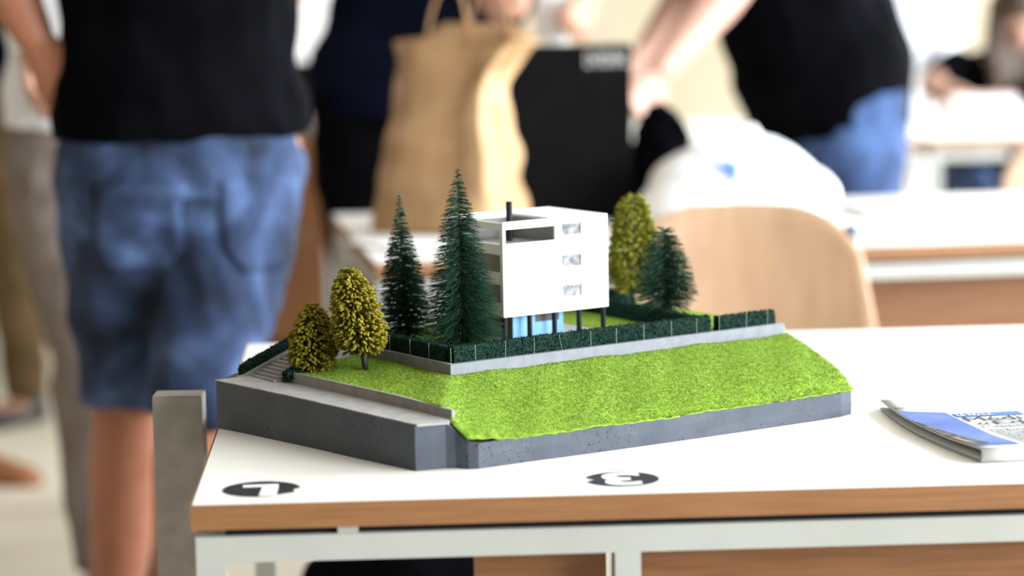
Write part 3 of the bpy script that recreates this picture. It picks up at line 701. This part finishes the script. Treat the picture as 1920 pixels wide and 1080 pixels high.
def person(label, loc, yaw, skin, top, bottom, top_kind='t_shirt', bottom_kind='trousers', H=1.75, lean=0, lean_side=0, arms=None, legs=None,
           girth=1.0, hair='hair_dark', long_hair=False, shoes='shoe', hem=.94, bottom_len=None, seated=False, vox=.009, head_down=0, curl=.6, belly=0.0, drop=0.0):
    """stands at loc facing local -Y turned by yaw; arms / legs give world positions of elbow+wrist / knee+ankle, keyed L (+x) and R (-x)"""
    k = H/1.75
    root = empty('person', loc, yaw); tag(root, label, 'person')
    inv = Matrix.Translation(Vector(loc)) @ Matrix.Rotation(yaw, 4, 'Z'); inv = inv.inverted()
    pel = Vector((0, 0, .96*k - drop)); dz_ = Vector((0, 0, -drop))
    def bend(p):
        p = Vector(p)*k
        f = sst(.92*k, 1.22*k, p.z)
        m_ = Matrix.Rotation(lean*f, 4, 'X') @ Matrix.Rotation(lean_side*f, 4, 'Y')
        return pel + m_ @ (p + dz_ - pel)
    g = girth
    spine = [(.90, .165, .115, 0), (.97, .170, .118, .0), (1.06, .152, .112, .0), (1.18, .158, .115, 0), (1.30, .175, .118, 0), (1.40, .172, .105, .005), (1.455, .115, .075, .012), (1.49, .062, .060, .012)]
    def torso(bm, inf, z0, z1, close=0):
        pts, rad = [], []
        zz = [s for s in spine if z0 < s[0] < z1]
        def sp(z): return tuple(np.interp(z, [s[0] for s in spine], [s[i] for s in spine]) for i in (1, 2, 3))
        for z in [z0] + [s[0] for s in zz] + [z1]:
            a, b, c = sp(z); bl = belly*math.exp(-((z-1.02)/.12)**2)
            pts.append(bend((0, c - bl*.6, z))); rad.append(((a*g + inf)*k, (b*g + inf + bl*.7)*k))
        tube(bm, pts, rad, 20, side=(1, 0, 0))
    sh = {1: bend((.178*g**.5, .012, 1.415)), -1: bend((-.178*g**.5, .012, 1.415))}
    hp = {1: Vector((.088*g, 0, .90))*k + dz_, -1: Vector((-.088*g, 0, .90))*k + dz_}
    A = {}; Lg = {}
    for s, key in ((1, 'L'), (-1, 'R')):
        if arms and key in arms: A[s] = [inv @ Vector(p) for p in arms[key]]
        else: A[s] = [bend((.235*s*g**.5, .03, 1.13)), bend((.245*s*g**.5, -.03, .88))]
        if legs and key in legs: Lg[s] = [inv @ Vector(p) for p in legs[key]]
        else: Lg[s] = [Vector((.10*s, -.01, .50))*k, Vector((.105*s, .02, .085))*k]
    # ---- body: one continuous skin
    bm = bmesh.new(); torso(bm, -.014, .86, 1.49)
    nb, nt_ = bend((0, .014, 1.46)), bend((0, -.004, 1.56))
    tube(bm, [nb, nt_], [.056*k, .052*k], 14)
    hc = bend((0, -.012, 1.64)); Rl = Matrix.Rotation(lean+head_down, 3, 'X') @ Matrix.Rotation(lean_side, 3, 'Y')
    hpnt = lambda x, y, z: hc + Rl @ (Vector((x, y, z))*k)
    ball(bm, hc + Rl @ Vector((0, .010*k, .025*k)), (.076*k, .096*k, .092*k), 18, 12, Rl); ball(bm, hpnt(0, -.022, -.045), (.056*k, .066*k, .072*k), 16, 10, Rl)
    tube(bm, [hpnt(0, -.078, .022), hpnt(0, -.100, -.014), hpnt(0, -.084, -.022)], [.010*k, .0155*k, .012*k], 8)   # nose
    ball(bm, hpnt(0, -.080, -.060), (.026*k, .012*k, .012*k), 10, 6, Rl)                                            # mouth
    for s in (1, -1):
        ball(bm, hpnt(.078*s, .012, .0), (.012*k, .022*k, .032*k), 10, 8, Rl)                                       # ear
        e, wr = A[s]
        ax = (e - sh[s]).normalized()
        tube(bm, [sh[s] - ax*.02, sh[s].lerp(e, .25), sh[s].lerp(e, .6), e, e.lerp(wr, .3), e.lerp(wr, .7), wr], [r*k*g**.5 for r in (.056, .052, .046, .041, .043, .034, .027)], 14)
        ball(bm, sh[s], .062*k*g**.5)
        dirv = wr - e
        hand(bm, wr, dirv, Vector((-s, 0, -.2)) if not (arms and key in arms) else Vector((-s*.6, -.5, -.4)), curl, k, thumb=-s)
        kn, an = Lg[s]
        tube(bm, [hp[s] + Vector((0, 0, .04)), hp[s].lerp(kn, .3), hp[s].lerp(kn, .7), kn, kn.lerp(an, .3), kn.lerp(an, .75), an], [r*k*g**.5 for r in (.090, .088, .070, .057, .060, .044, .038)], 16)
        f_ = an + Vector((0, -.0, -.05*k))
        tube(bm, [an + Vector((0, .035, -.045))*k, an + Vector((0, -.04, -.045))*k, an + Vector((0, -.12, -.06))*k, an + Vector((0, -.165, -.068))*k], [(.036*k, .036*k), (.042*k, .034*k), (.045*k, .022*k), (.032*k, .014*k)], 12)
    remesh('body', bm, vox, M[skin], root, 3)
    # ---- shirt
    bm = bmesh.new(); torso(bm, .020, hem, 1.455)
    for s in (1, -1):
        e, wr = A[s]; ball(bm, sh[s], .073*k*g**.5)
        if top_kind == 't_shirt': tube(bm, [sh[s] - (e-sh[s])*.1, sh[s].lerp(e, .35), sh[s].lerp(e, .72)], [.070*k*g**.5, .068*k*g**.5, .068*k*g**.5], 14)
        else: tube(bm, [sh[s], sh[s].lerp(e, .5), e, e.lerp(wr, .5), e.lerp(wr, .93)], [r*k*g**.5 for r in (.070, .064, .057, .053, .044)], 14)
    remesh(top_kind, bm, .012, M[top], root, 4, (.011, 7))
    # ---- trousers
    bm = bmesh.new(); torso(bm, .006, .845, max(hem+.035, .90))
    for s in (1, -1):
        kn, an = Lg[s]; h0 = hp[s] + Vector((0, 0, .03)); 
        if bottom_kind == 'shorts':
            end = kn.lerp(an, .10); tube(bm, [h0, hp[s].lerp(kn, .3), hp[s].lerp(kn, .7), kn, end], [r*k*g**.5 for r in (.100, .102, .091, .081, .080)], 18)
        else:
            tube(bm, [h0, hp[s].lerp(kn, .3), hp[s].lerp(kn, .7), kn, kn.lerp(an, .4), an + Vector((0, 0, -.02))], [r*k*g**.5 for r in (.104, .106, .090, .076, .072, .062)], 18)
    tr = remesh(bottom_kind, bm, .011, M[bottom], root, 4, (.013, 8))
    # ---- hair, eyes, shoes
    bm = bmesh.new(); ball(bm, hpnt(0, .022, .045), (.086*k, .098*k, .088*k), 18, 12, Rl)
    if long_hair:
        for q in range(9):
            a = math.pi*(q/8); x, y = .083*math.cos(a), .025+.075*math.sin(a); dn = Vector((0, 0, -1)) if lean < .3 else Vector((0, -.15, -1))
            st = hpnt(x, y, .03); tube(bm, [st, st + dn*.12*k + Rl @ Vector((x*.2, .0, 0)), st + dn*.30*k], [.030*k, .032*k, .016*k], 8)
    remesh('hair', bm, .011, M[hair], root, 3, (.006, 26))
    for s in (1, -1):
        bm = bmesh.new(); ball(bm, hpnt(.031*s, -.080, .012), .0115*k, 10, 8); obj('eye', bm, M['eye'], root, True)
        an = Lg[s][1]; bm = bmesh.new()
        z0 = an.z - .085*k
        rings = []
        for (y, w_, h) in ((.055, .022, .06), (.045, .034, .085), (.0, .039, .085), (-.06, .046, .062), (-.12, .049, .046), (-.17, .040, .036), (-.19, .018, .022)):
            rings.append([(an.x + w_*c*k, an.y + y*k, max(0, z0) + h*hh*k) for c, hh in ((-1, 0), (1, 0), (1, .45), (.75, .85), (0, 1), (-.75, .85), (-1, .45))])
        loft(bm, rings); sh_o = obj('shoe', bm, M[shoes], root, True)
    return root
Z = lambda p: (p.x, p.y, 0)
# man in black T-shirt and denim shorts
d1 = 4.3
g1 = at(330, 1300, d1)
def atd(x, y, d, z=None):
    p = at(x, y, d)
    return Vector((p.x, p.y, p.z if z is None else z))
man = person('standing man in a black T-shirt and washed denim shorts seen from behind', (at(345, 330, d1).x, d1, 0), R(200), 'skin_tan', 'black_cotton', 'denim',
       bottom_kind='shorts', H=1.84, girth=1.08, hem=.935, lean=R(-3), vox=.0085,
       arms={'R': [at(640, -200, d1+.15), at(560, -60, d1+.32)], 'L': [at(-8, -70, d1-.02), at(72, 82, d1-.05)]},
       legs={'L': [at(250, 705, d1+.10), at(214, 1195, d1+.12)], 'R': [at(374, 735, d1-.09), at(330, 1215, d1-.05)]})
person('standing person in taupe trousers and white shirt behind the man in shorts', (at(195, 300, 5.2).x, 5.2, 0), R(8), 'skin_mid', 'white_cotton', 'taupe', top_kind='shirt', H=1.76, girth=1.05,
       legs={'R': [at(165, 660, 5.2), at(195, 1045, 5.22)], 'L': [at(275, 660, 5.2), at(300, 1045, 5.24)]}, arms={'R': [at(60, -60, 5.25), at(60, 115, 5.1)]})
person('far person at the left edge in a navy shirt and olive brown trousers', (at(-28, 300, 7.35).x, 7.35, 0), R(-35), 'skin_mid', 'navy_cotton', 'olive_cloth', top_kind='shirt', H=1.74, girth=1.0, vox=.012)
tag(link('leather_shoe', bpy.data.meshes.new('tmp'), None), None)
bpy.data.objects.remove(bpy.data.objects['leather_shoe'])
bm = bmesh.new(); rings = []
for (y, w_, h) in ((.13, .018, .05), (.11, .033, .085), (.05, .038, .09), (0, .043, .07), (-.08, .048, .05), (-.13, .038, .04), (-.155, .016, .02)):
    rings.append([(w_*c, y, h*hh) for c, hh in ((-1, 0), (1, 0), (1, .45), (.7, .88), (0, 1), (-.7, .88), (-1, .45))])
loft(bm, rings); ps = at(-18, 875, 6.45)
tag(obj('leather_shoe', bm, M['shoe_tan'], None, True, loc=(ps.x, ps.y, 0), rot=(0, 0, R(60))), 'tan brown leather shoe on the floor at the left edge', 'shoe')
from mathutils.bvhtree import BVHTree
shorts = [c for c in man.children if c.name.startswith('shorts')][0]
sb_ = BVHTree.FromPolygons([v.co.copy() for v in shorts.data.vertices], [tuple(p.vertices) for p in shorts.data.polygons])
for sx in (-1, 1):
    vs = []; fs = []
    for j in range(9):
        for i in range(9):
            a, b = i/8*2-1, j/8; x = sx*.095 + a*.068*(1 if b > .25 else .55+1.8*b); z = lerp(.735, .875, b)*1.84/1.75
            h_ = sb_.ray_cast(Vector((x, 1, z)), Vector((0, -1, 0)))[0] or Vector((x, .13, z)); vs.append(h_ + Vector((0, .002, 0)))
    for j in range(8):
        for i in range(8): k_ = j*9+i; fs.append((k_, k_+1, k_+10, k_+9))
    o = pyobj('back_pocket', vs, fs, M['denim'], shorts, True); sm_ = o.modifiers.new('s', 'SOLIDIFY'); sm_.thickness = .004; sm_.offset = 0
# dark clothed person behind the paper bag
d4 = 6.25
person('person dressed in black and navy standing behind the paper bag', (at(762, 250, d4).x, d4, 0), R(8), 'skin_mid', 'navy_cotton', 'black_cotton', H=1.78, girth=1.22, lean=R(9), lean_side=R(22), hem=.88,
       arms={'R': [at(745, -120, d4-.30), at(915, -28, d4-.75)], 'L': [at(1150, -120, d4-.30), at(1104, 0, d4-.66)]}, curl=.9)
# bending person on the right
d5 = 6.05
person('person in a black T-shirt and blue jeans leaning over the table on the right', (at(1560, 280, d5).x, d5, 0), R(-72), 'skin_pale', 'black_cotton', 'denim_dark', H=1.80, girth=1.28, lean=R(30), hem=.83, belly=.05,
       arms={'R': [at(1395, -55, d5-.35), at(1232, 140, d5-.52)], 'L': [at(1330, -80, d5+.1), at(1215, 95, d5-.1)]}, curl=.7)
# white shirt and long hair at the far table
person('far person in a white shirt standing behind the leaning person', (at(1698, 250, 9.2).x, 9.2, 0), R(25), 'skin_pale', 'white_cotton', 'white_cotton', top_kind='shirt', H=1.72, girth=.95, vox=.012,
       arms={'L': [at(1775, 20, 9.2), at(1768, 150, 9.0)]})
px8 = at(1850, 250, 8.62).x
person('far person with long dark hair seated at the far table over the books', (px8, 8.62, 0), R(5), 'skin_pale', 'black_cotton', 'denim_dark', H=1.68, girth=.95, lean=R(36), long_hair=True, head_down=R(12), vox=.011, drop=.40, hem=.96,
       arms={'L': [(px8+.27, 8.22, .83), (px8+.10, 7.98, .80)], 'R': [(px8-.25, 8.22, .83), (px8-.155, 7.98, .80)]},
       legs={'L': [(px8+.10, 8.20, .50), (px8+.10, 8.24, .085)], 'R': [(px8-.10, 8.20, .50), (px8-.10, 8.24, .085)]})
st = empty('stool', (px8, 8.64, 0), R(5)); tag(st, 'low wooden stool under the person with long dark hair', 'stool')
bm = bmesh.new(); tube(bm, [(0, 0, .315), (0, 0, .325), (0, 0, .345)], [.155, .165, .16], 28); obj('seat', bm, M['ply'], st)
for a in range(4):
    c_, s_ = math.cos(R(45+90*a)), math.sin(R(45+90*a)); bm = bmesh.new(); tube(bm, [(c_*.16, s_*.16, 0), (c_*.12, s_*.12, .316)], .012, 10); obj('leg', bm, M['navy_steel'], st, True)
# ================================================================== chairs
def chair(label, loc, yaw, group=None):
    t = empty('plywood_chair', loc, yaw); tag(t, label, 'chair', group)
    # local: seat faces -Y (towards near table), backrest at +Y; back seen from -Y side
    def shell(name, f, nu, nv, th, m):
        vs = []; fs = []
        for j in range(nv+1):
            for i in range(nu+1): vs.append(f(i/nu*2-1, j/nv))
        for j in range(nv):
            for i in range(nu): a = j*(nu+1)+i; fs.append((a, a+1, a+nu+2, a+nu+1))
        o = pyobj(name, vs, fs, m, t, True); s = o.modifiers.new('s', 'SOLIDIFY'); s.thickness = th; s.offset = 0; o.modifiers.new('b', 'BEVEL').width = .002; return o
    def back(a, b):
        w_ = .222*(1 - .10*max(0, b-.5)/.5*abs(a)); x = a*w_
        ztop = .838 - .085*abs(a)**3.6; z = lerp(.52, ztop, b)
        return Vector((x, .20 - .045*a*a + .05*(b-.5), z))
    shell('backrest', back, 20, 10, .010, M['ply'])
    def seat(a, b):
        return Vector((a*.205*(1-.06*(1-b)), lerp(-.20, .19, b), .455 - .012*math.cos(a*1.5) - .03*max(0, .15-b)/.15 + .012))
    shell('seat', seat, 16, 12, .011, M['ply'])
    for s in (1, -1):
        bm = bmesh.new(); tube(bm, [(s*.18, .21, .80), (s*.19, .20, .55), (s*.185, .19, .44), (s*.20, .25, .0)], .011, 10); obj('leg', bm, M['navy_steel'], t, True)
        bm = bmesh.new(); tube(bm, [(s*.185, .185, .44), (s*.185, -.16, .44), (s*.195, -.20, .0)], .011, 10); obj('leg', bm, M['navy_steel'], t, True)
    bm = bmesh.new(); tube(bm, [(-.185, .12, .438), (.185, .12, .438)], .010, 10); obj('crossbar', bm, M['navy_steel'], t, True)
    return t
pc = at(1374, 400, 4.42)
chair('bent plywood chair with navy steel frame facing the model', (pc.x, 4.30, 0), R(-7))
pc = at(2042, 300, 6.0)
chair('bent plywood chair cut off by the right edge of the picture', (pc.x, 5.85, .0), R(-6))
# ================================================================== things on the second table
T2 = .7502
M['kraft'] = mat('kraft_paper', (.37, .215, .098), .75, (.47, .295, .15), 10, 5, bump=.5, bscale=12)
M['cord'] = mat('paper_cord', (.30, .17, .08), .8)
M['black_card'] = mat('black_card', (.003, .003, .0033), .6, (.0045, .0045, .005), 20, spec=.04)
M['print_grey'] = mat('pale_print', (.42, .41, .39), .6)
M['poly'] = mat('white_polythene', (.78, .81, .83), .35, (.84, .86, .87), 8, bump=.5, bscale=24, spec=.5)
M['poly_blue'] = mat('blue_print', (.10, .20, .62), .4)
M['paper'] = mat('paper_white', (.80, .80, .79), .8)
# paper bag: open gusseted sack with crumpled sides
pb = at(848, 425, 4.98)
bag = empty('paper_bag', (pb.x, 4.98, T2), R(-30)); tag(bag, 'brown kraft paper carrier bag standing open on the second table', 'bag')
rings = []; NZ = 22; HB = .375
for j in range(NZ+1):
    b = j/NZ; z = b*HB; w_ = lerp(.128, .092, sst(0, .75, b)) + .010*sst(.8, 1, b); dp = lerp(.075, .050, b); gus = .034*sst(.1, .8, b); off = .030*b*b - .004
    ring = []
    base = [(-1, -1), (-.5, -1), (0, -1), (.5, -1), (1, -1), (1, -.5), (1, 0), (1, .5), (1, 1), (.5, 1), (0, 1), (-.5, 1), (-1, 1), (-1, .5), (-1, 0), (-1, -.5)]
    for (a, c) in base:
        x = a*w_; y = c*dp
        if abs(a) == 1: x -= a*gus*(1-abs(c))
        if c == -1 and a == .5: y += .026*sst(.05, .45, b)
        q = Vector((x + off, y, z)); k_ = sst(0, .2, b)
        q += Vector((noise.noise(q*16), noise.noise(q*16+Vector((3, 5, 7)))*1.4, 0))*.016*k_
        if j == NZ: q.z += .020*math.sin(a*3+1) - .012*(a > .6) + .008*noise.noise(q*30)
        if a > .3: q.x += .040*sst(.72, 1, b); 
        ring.append(q)
    rings.append(ring)
bm = bmesh.new(); rr = loft(bm, rings, cap=False); bm.faces.new(list(reversed(rr[0])))
o = obj('sack', bm, M['kraft'], bag, True); sm = o.modifiers.new('s', 'SOLIDIFY'); sm.thickness = .0012
for (y, lx) in ((-.048, 0), (.048, .03)):
    bm = bmesh.new(); tube(bm, bez((-.020+lx, y, .345), (.0+lx, y, .50), (.075+lx, y, .50), (.070+lx, y, .345), 16), .0035, 8); obj('handle', bm, M['cord'], bag, True)
# black box
bx_ = at(1072, 375, 5.12)
bb = empty('black_box', (bx_.x, 5.12, T2), R(3)); tag(bb, 'upright matt black box with a small pale print beside the paper bag', 'box')
boxo('box_body', -.118, .118, 0, .075, 0, .306, M['black_card'], bb, bevel=.002)
boxo('box_lid', -.1195, .1195, -.0015, .0765, .306, .338, M['black_card'], bb, bevel=.002)
bm = bmesh.new(); x = .030
for wd, kind in ((.010, 0), (.009, 1), (.011, 2), (.009, 0), (.006, 1), (.010, 2), (.009, 1), (.010, 0)):
    y0, y1 = -.0024, -.0018
    box(bm, x, x+.0028, y0, y1, .298, .324)
    if kind == 0: box(bm, x+.0028, x+wd-.001, y0, y1, .298, .302); box(bm, x+.0028, x+wd-.001, y0, y1, .320, .324)
    if kind == 1: box(bm, x+.0028, x+wd-.001, y0, y1, .309, .313)
    if kind == 2: box(bm, x+wd-.003, x+wd-.0005, y0, y1, .298, .324); box(bm, x+.0028, x+wd-.003, y0, y1, .320, .324)
    x += wd+.0012
obj('printed_word', bm, M['print_grey'], bb)
# soft black handbag
hb = at(1230, 330, 5.25)
hbg = empty('handbag', (hb.x+.018, 5.27, T2), R(10)); tag(hbg, 'soft black handbag slumped between the black box and the plastic bag', 'bag')
bm = bmesh.new(); ball(bm, (-.006, 0, .098), (.064, .055, .122), 20, 14); ball(bm, (-.012, 0, .025), (.068, .055, .03), 20, 10); remesh('bag_body', bm, .006, M['black_cotton'], hbg, 3, (.008, 22))
for v in bpy.data.objects['handbag'].children[0].data.vertices: v.co.z = max(v.co.z, .0004)
bm = bmesh.new(); tube(bm, bez((-.040, -.02, .17), (-.04, -.05, .23), (.025, -.06, .20), (.04, -.03, .14), 14), .006, 8); obj('handle', bm, M['black_cotton'], hbg, True)
# white plastic bag
pg = at(1385, 395, 4.98)
plb = empty('plastic_bag', (pg.x, 4.98, T2), R(11.5)); tag(plb, 'bulging white plastic carrier bag with blue print on the second table', 'bag')
bm = bmesh.new()
ball(bm, (0, .03, .075), (.165, .13, .085), 26, 16); ball(bm, (.03, .03, .105), (.105, .10, .065), 22, 14); ball(bm, (.10, .02, .055), (.10, .11, .06), 20, 12); ball(bm, (-.08, .0, .05), (.11, .10, .055), 20, 12)
tube(bm, [(.02, .03, .14), (.035, .03, .165), (.05, .03, .172)], [.045, .03, .02], 12)
for v in bm.verts: v.co.z = max(v.co.z, .001)
pbody = remesh('bag_body', bm, .006, M['poly'], plb, 6, (.006, 11))
for v in pbody.data.vertices:
    if v.co.z < .0005: v.co.z = .0005
from mathutils.bvhtree import BVHTree
dgx = bpy.context.evaluated_depsgraph_get()
bvh = BVHTree.FromPolygons([v.co.copy() for v in pbody.data.vertices], [tuple(p.vertices) for p in pbody.data.polygons])
def bag_patch(cx, cz, w_, h_, blob):
    vs = []; fs = []; n_ = 12
    for j in range(n_+1):
        for i in range(n_+1):
            a, b = i/n_*2-1, j/n_*2-1; r_ = max(abs(a), abs(b)); l_ = math.hypot(a, b)
            if l_ > 0: a, b = a*r_/l_, b*r_/l_
            x, z = cx + a*w_*(1+.25*math.sin(3*b+blob)), cz + b*h_*(1+.25*math.sin(4*a+blob))
            hit = bvh.ray_cast(Vector((x, -1, z)), Vector((0, 1, 0)))[0] or Vector((x, -.1, z)); vs.append(hit + Vector((0, -.0015, .0008)))
    for j in range(n_):
        for i in range(n_): k_ = j*(n_+1)+i; fs.append((k_, k_+1, k_+n_+2, k_+n_+1))
    pyobj('printed_mark', vs, fs, M['poly_blue'], plb, True)
bag_patch(-.040, .110, .014, .019, 0); bag_patch(-.055, .118, .012, .006, 1); bag_patch(.050, .085, .008, .005, 2)
# sheets of paper and a blue-tinted plan
M['plan'] = mat('pale_blue_plan', (.55, .74, .80), .7, (.72, .84, .88), 20)
def paper(label, px, py, w_, h_, rz, m, lift=0, bend_=.004, group=None):
    d = None
    # point on table plane
    dv = rt*((px-960)/F_PX) - up*((py-540)/F_PX) + fw; tpar = (T2-CAM_H)/dv.z; P = Vector((0, 0, CAM_H)) + dv*tpar
    vs = []; fs = []; n_ = 10
    for j in range(n_+1):
        for i in range(n_+1):
            x, y = (i/n_-.5)*w_, (j/n_-.5)*h_; vs.append((x, y, .001 + lift + bend_*max(0, math.sin(i*.7+j*.4))))
    for j in range(n_):
        for i in range(n_): k_ = j*(n_+1)+i; fs.append((k_, k_+1, k_+n_+2, k_+n_+1))
    o = pyobj('paper_sheet', vs, fs, M[m], None, True, loc=(P.x, P.y, T2), rot=(0, 0, rz)); s = o.modifiers.new('s', 'SOLIDIFY'); s.thickness = .0004; s.offset = 1
    tag(o, label, 'paper', group)
paper('loose white sheet on the second table behind the blue plan', 1790, 392, .42, .28, R(8), 'paper', 0, .010)
paper('pale blue printed sheet at the front of the second table', 1640, 432, .20, .10, R(20), 'plan', .0, .003)
paper('white sheet at the left end of the second table', 765, 458, .16, .22, R(30), 'paper', 0, .003)
# white paper held above the black box
wp = at(1036, 40, 5.60); bm = bmesh.new(); rings = []
for j in range(9):
    b = j/8; r_ = .030 + .010*b; rings.append([(r_*math.cos(a)*1.05, r_*math.sin(a)*.7, lerp(-.055, .10, b)) for a in np.linspace(0, 2*math.pi, 17)[:-1]])
loft(bm, rings); tag(obj('paper_roll', bm, M['paper'], None, True, loc=wp), 'white rolled paper held above the black box', 'paper')
# ================================================================== far furniture and small things
def far_stack(base, specs, names):
    z = base.z
    for (w_, d_, h_, rz, m, lab, nm, cat, grp) in specs:
        o = empty(nm, (base.x, base.y, z), rz); tag(o, lab, cat, grp)
        boxo('cover', -w_/2, w_/2, -d_/2, d_/2, 0, .002, M[m], o); boxo('cover', -w_/2, w_/2, -d_/2, d_/2, h_-.002, h_, M[m], o)
        boxo('spine', -w_/2, -w_/2+.002, -d_/2, d_/2, .002, h_-.002, M[m], o); boxo('pages', -w_/2+.002, w_/2-.003, -d_/2+.003, d_/2-.003, .002, h_-.002, M['paper'], o)
        z += h_ + .0003
M['mag_purple'] = mat('purple_print', (.20, .15, .24), .5); M['mag_pink'] = mat('pink_print', (.50, .32, .28), .5); M['mag_grey'] = mat('grey_print', (.42, .40, .40), .5)
M['book_beige'] = mat('beige_cover', (.62, .52, .44), .6); M['book_pink'] = mat('pink_cover', (.60, .36, .34), .6); M['yellow'] = mat('yellow_plastic', (.70, .50, .03), .4)
b3 = at(672, 280, 7.2); b3.z = T2
far_stack(b3, [(.16, .20, .018, R(5), 'mag_grey', 'grey magazine at the bottom of the far stack', 'magazine', 'magazine', None), (.16, .20, .016, R(12), 'mag_pink', 'pink magazine in the middle of the far stack', 'magazine', 'magazine', None), (.15, .19, .022, R(-4), 'mag_purple', 'purple magazine on top of the far stack', 'magazine', 'magazine', None)], None)
b5 = at(1845, 190, 7.78); b5.z = .7502 
far_stack(b5, [(.21, .15, .045, R(4), 'book_beige', 'thick beige book lying on the far table', 'book', 'book', None), (.19, .14, .035, R(-6), 'book_pink', 'pink book lying on the beige book', 'book', 'book', None)], None)
yt = at(1818, 222, 7.55); bm = bmesh.new()
for a, b in ((.030, 0),):
    rin, rout, h_ = .018, .034, .024; rg = []
    prof = [(rin, 0), (rout, 0), (rout, h_), (rin, h_)]
    vv = [[bm.verts.new((r_*math.cos(t), r_*math.sin(t), z)) for (r_, z) in prof] for t in np.linspace(0, 2*math.pi, 29)[:-1]]
    for i in range(28):
        for k_ in range(4): bm.faces.new((vv[i][k_], vv[(i+1) % 28][k_], vv[(i+1) % 28][(k_+1) % 4], vv[i][(k_+1) % 4]))
tag(obj('tape_roll', bm, M['yellow'], None, True, loc=(yt.x, 7.5, T2)), 'yellow tape roll lying on the far table', 'tape roll')
# cabinet with white tub and dark speaker behind the man
cb_ = at(548, 230, 8.3); cab = empty('wooden_cabinet', (cb_.x, 8.3, 0), R(4)); tag(cab, 'low beech cabinet far behind the man in shorts', 'cabinet')
boxo('carcass', -.125, .125, .018, .42, .06, .70, M['beech_panel'], cab); boxo('door', -.123, -.001, 0, .017, .065, .695, M['beech_panel'], cab); dr = boxo('door', .001, .123, 0, .017, .065, .695, M['beech_panel'], cab)
boxo('plinth', -.12, .12, .03, .40, 0, .06, M['column'], cab); bm = bmesh.new(); ball(bm, (.02, -.010, .40), .009, 10, 8); obj('knob', bm, M['pin'], dr, True)
tb = at(592, 225, 8.4); bm = bmesh.new(); prof = [(.055, 0), (.080, .10), (.086, .102), (.086, .110), (.076, .110), (.052, .006)]
vv = [[bm.verts.new((r_*math.cos(t), r_*math.sin(t), z)) for (r_, z) in prof] for t in np.linspace(0, 2*math.pi, 33)[:-1]]
for i in range(32):
    for k_ in range(5): bm.faces.new((vv[i][k_], vv[(i+1) % 32][k_], vv[(i+1) % 32][k_+1], vv[i][k_+1]))
bm.faces.new([vv[i][0] for i in range(32)]); bm.faces.new([vv[i][5] for i in range(32)])
tub = obj('plastic_tub', bm, M['white_paint'], None, True, loc=(cb_.x+.066, 8.42, .7004)); tag(tub, 'white tapered plastic tub on the far cabinet', 'tub')
sp = at(585, 150, 8.62); 
spk = empty('loudspeaker', (cb_.x+.045, 8.60, .7004)); tag(spk, 'small black loudspeaker behind the white tub', 'loudspeaker')
boxo('speaker_body', -.055, .055, -.05, .05, 0, .23, M['black_card'], spk, bevel=.004)
for z, r_ in ((.07, .036), (.165, .02)):
    bm = bmesh.new(); tube(bm, [(0, -.050, z), (0, -.054, z)], [r_, r_*.9], 20); obj('driver', bm, M['column'], spk)
ws = at(585, 20, 11.95); bm = bmesh.new(); box(bm, -.14, .14, 0, .004, -.25, .14); tag(obj('wall_poster', bm, M['paper'], None, loc=(ws.x, 11.994, ws.z)), 'blank white poster on the back wall above the tub', 'poster')
# black bag under the near table
ub = empty('rucksack', (-.16, 3.95, 0), R(5)); tag(ub, 'black rucksack on the floor behind the near table', 'bag')
bm = bmesh.new(); ball(bm, (0, 0, .22), (.20, .12, .22), 20, 14); ball(bm, (0, -.08, .14), (.14, .08, .12), 18, 12)
for v in bm.verts: v.co.z = max(v.co.z, 0)
remesh('rucksack_body', bm, .012, M['black_cotton'], ub, 3, (.01, 12))
bm = bmesh.new(); tube(bm, bez((-.04, .05, .42), (-.04, .05, .50), (.04, .05, .50), (.04, .05, .42), 10), .010, 8); obj('strap', bm, M['black_cotton'], ub, True)
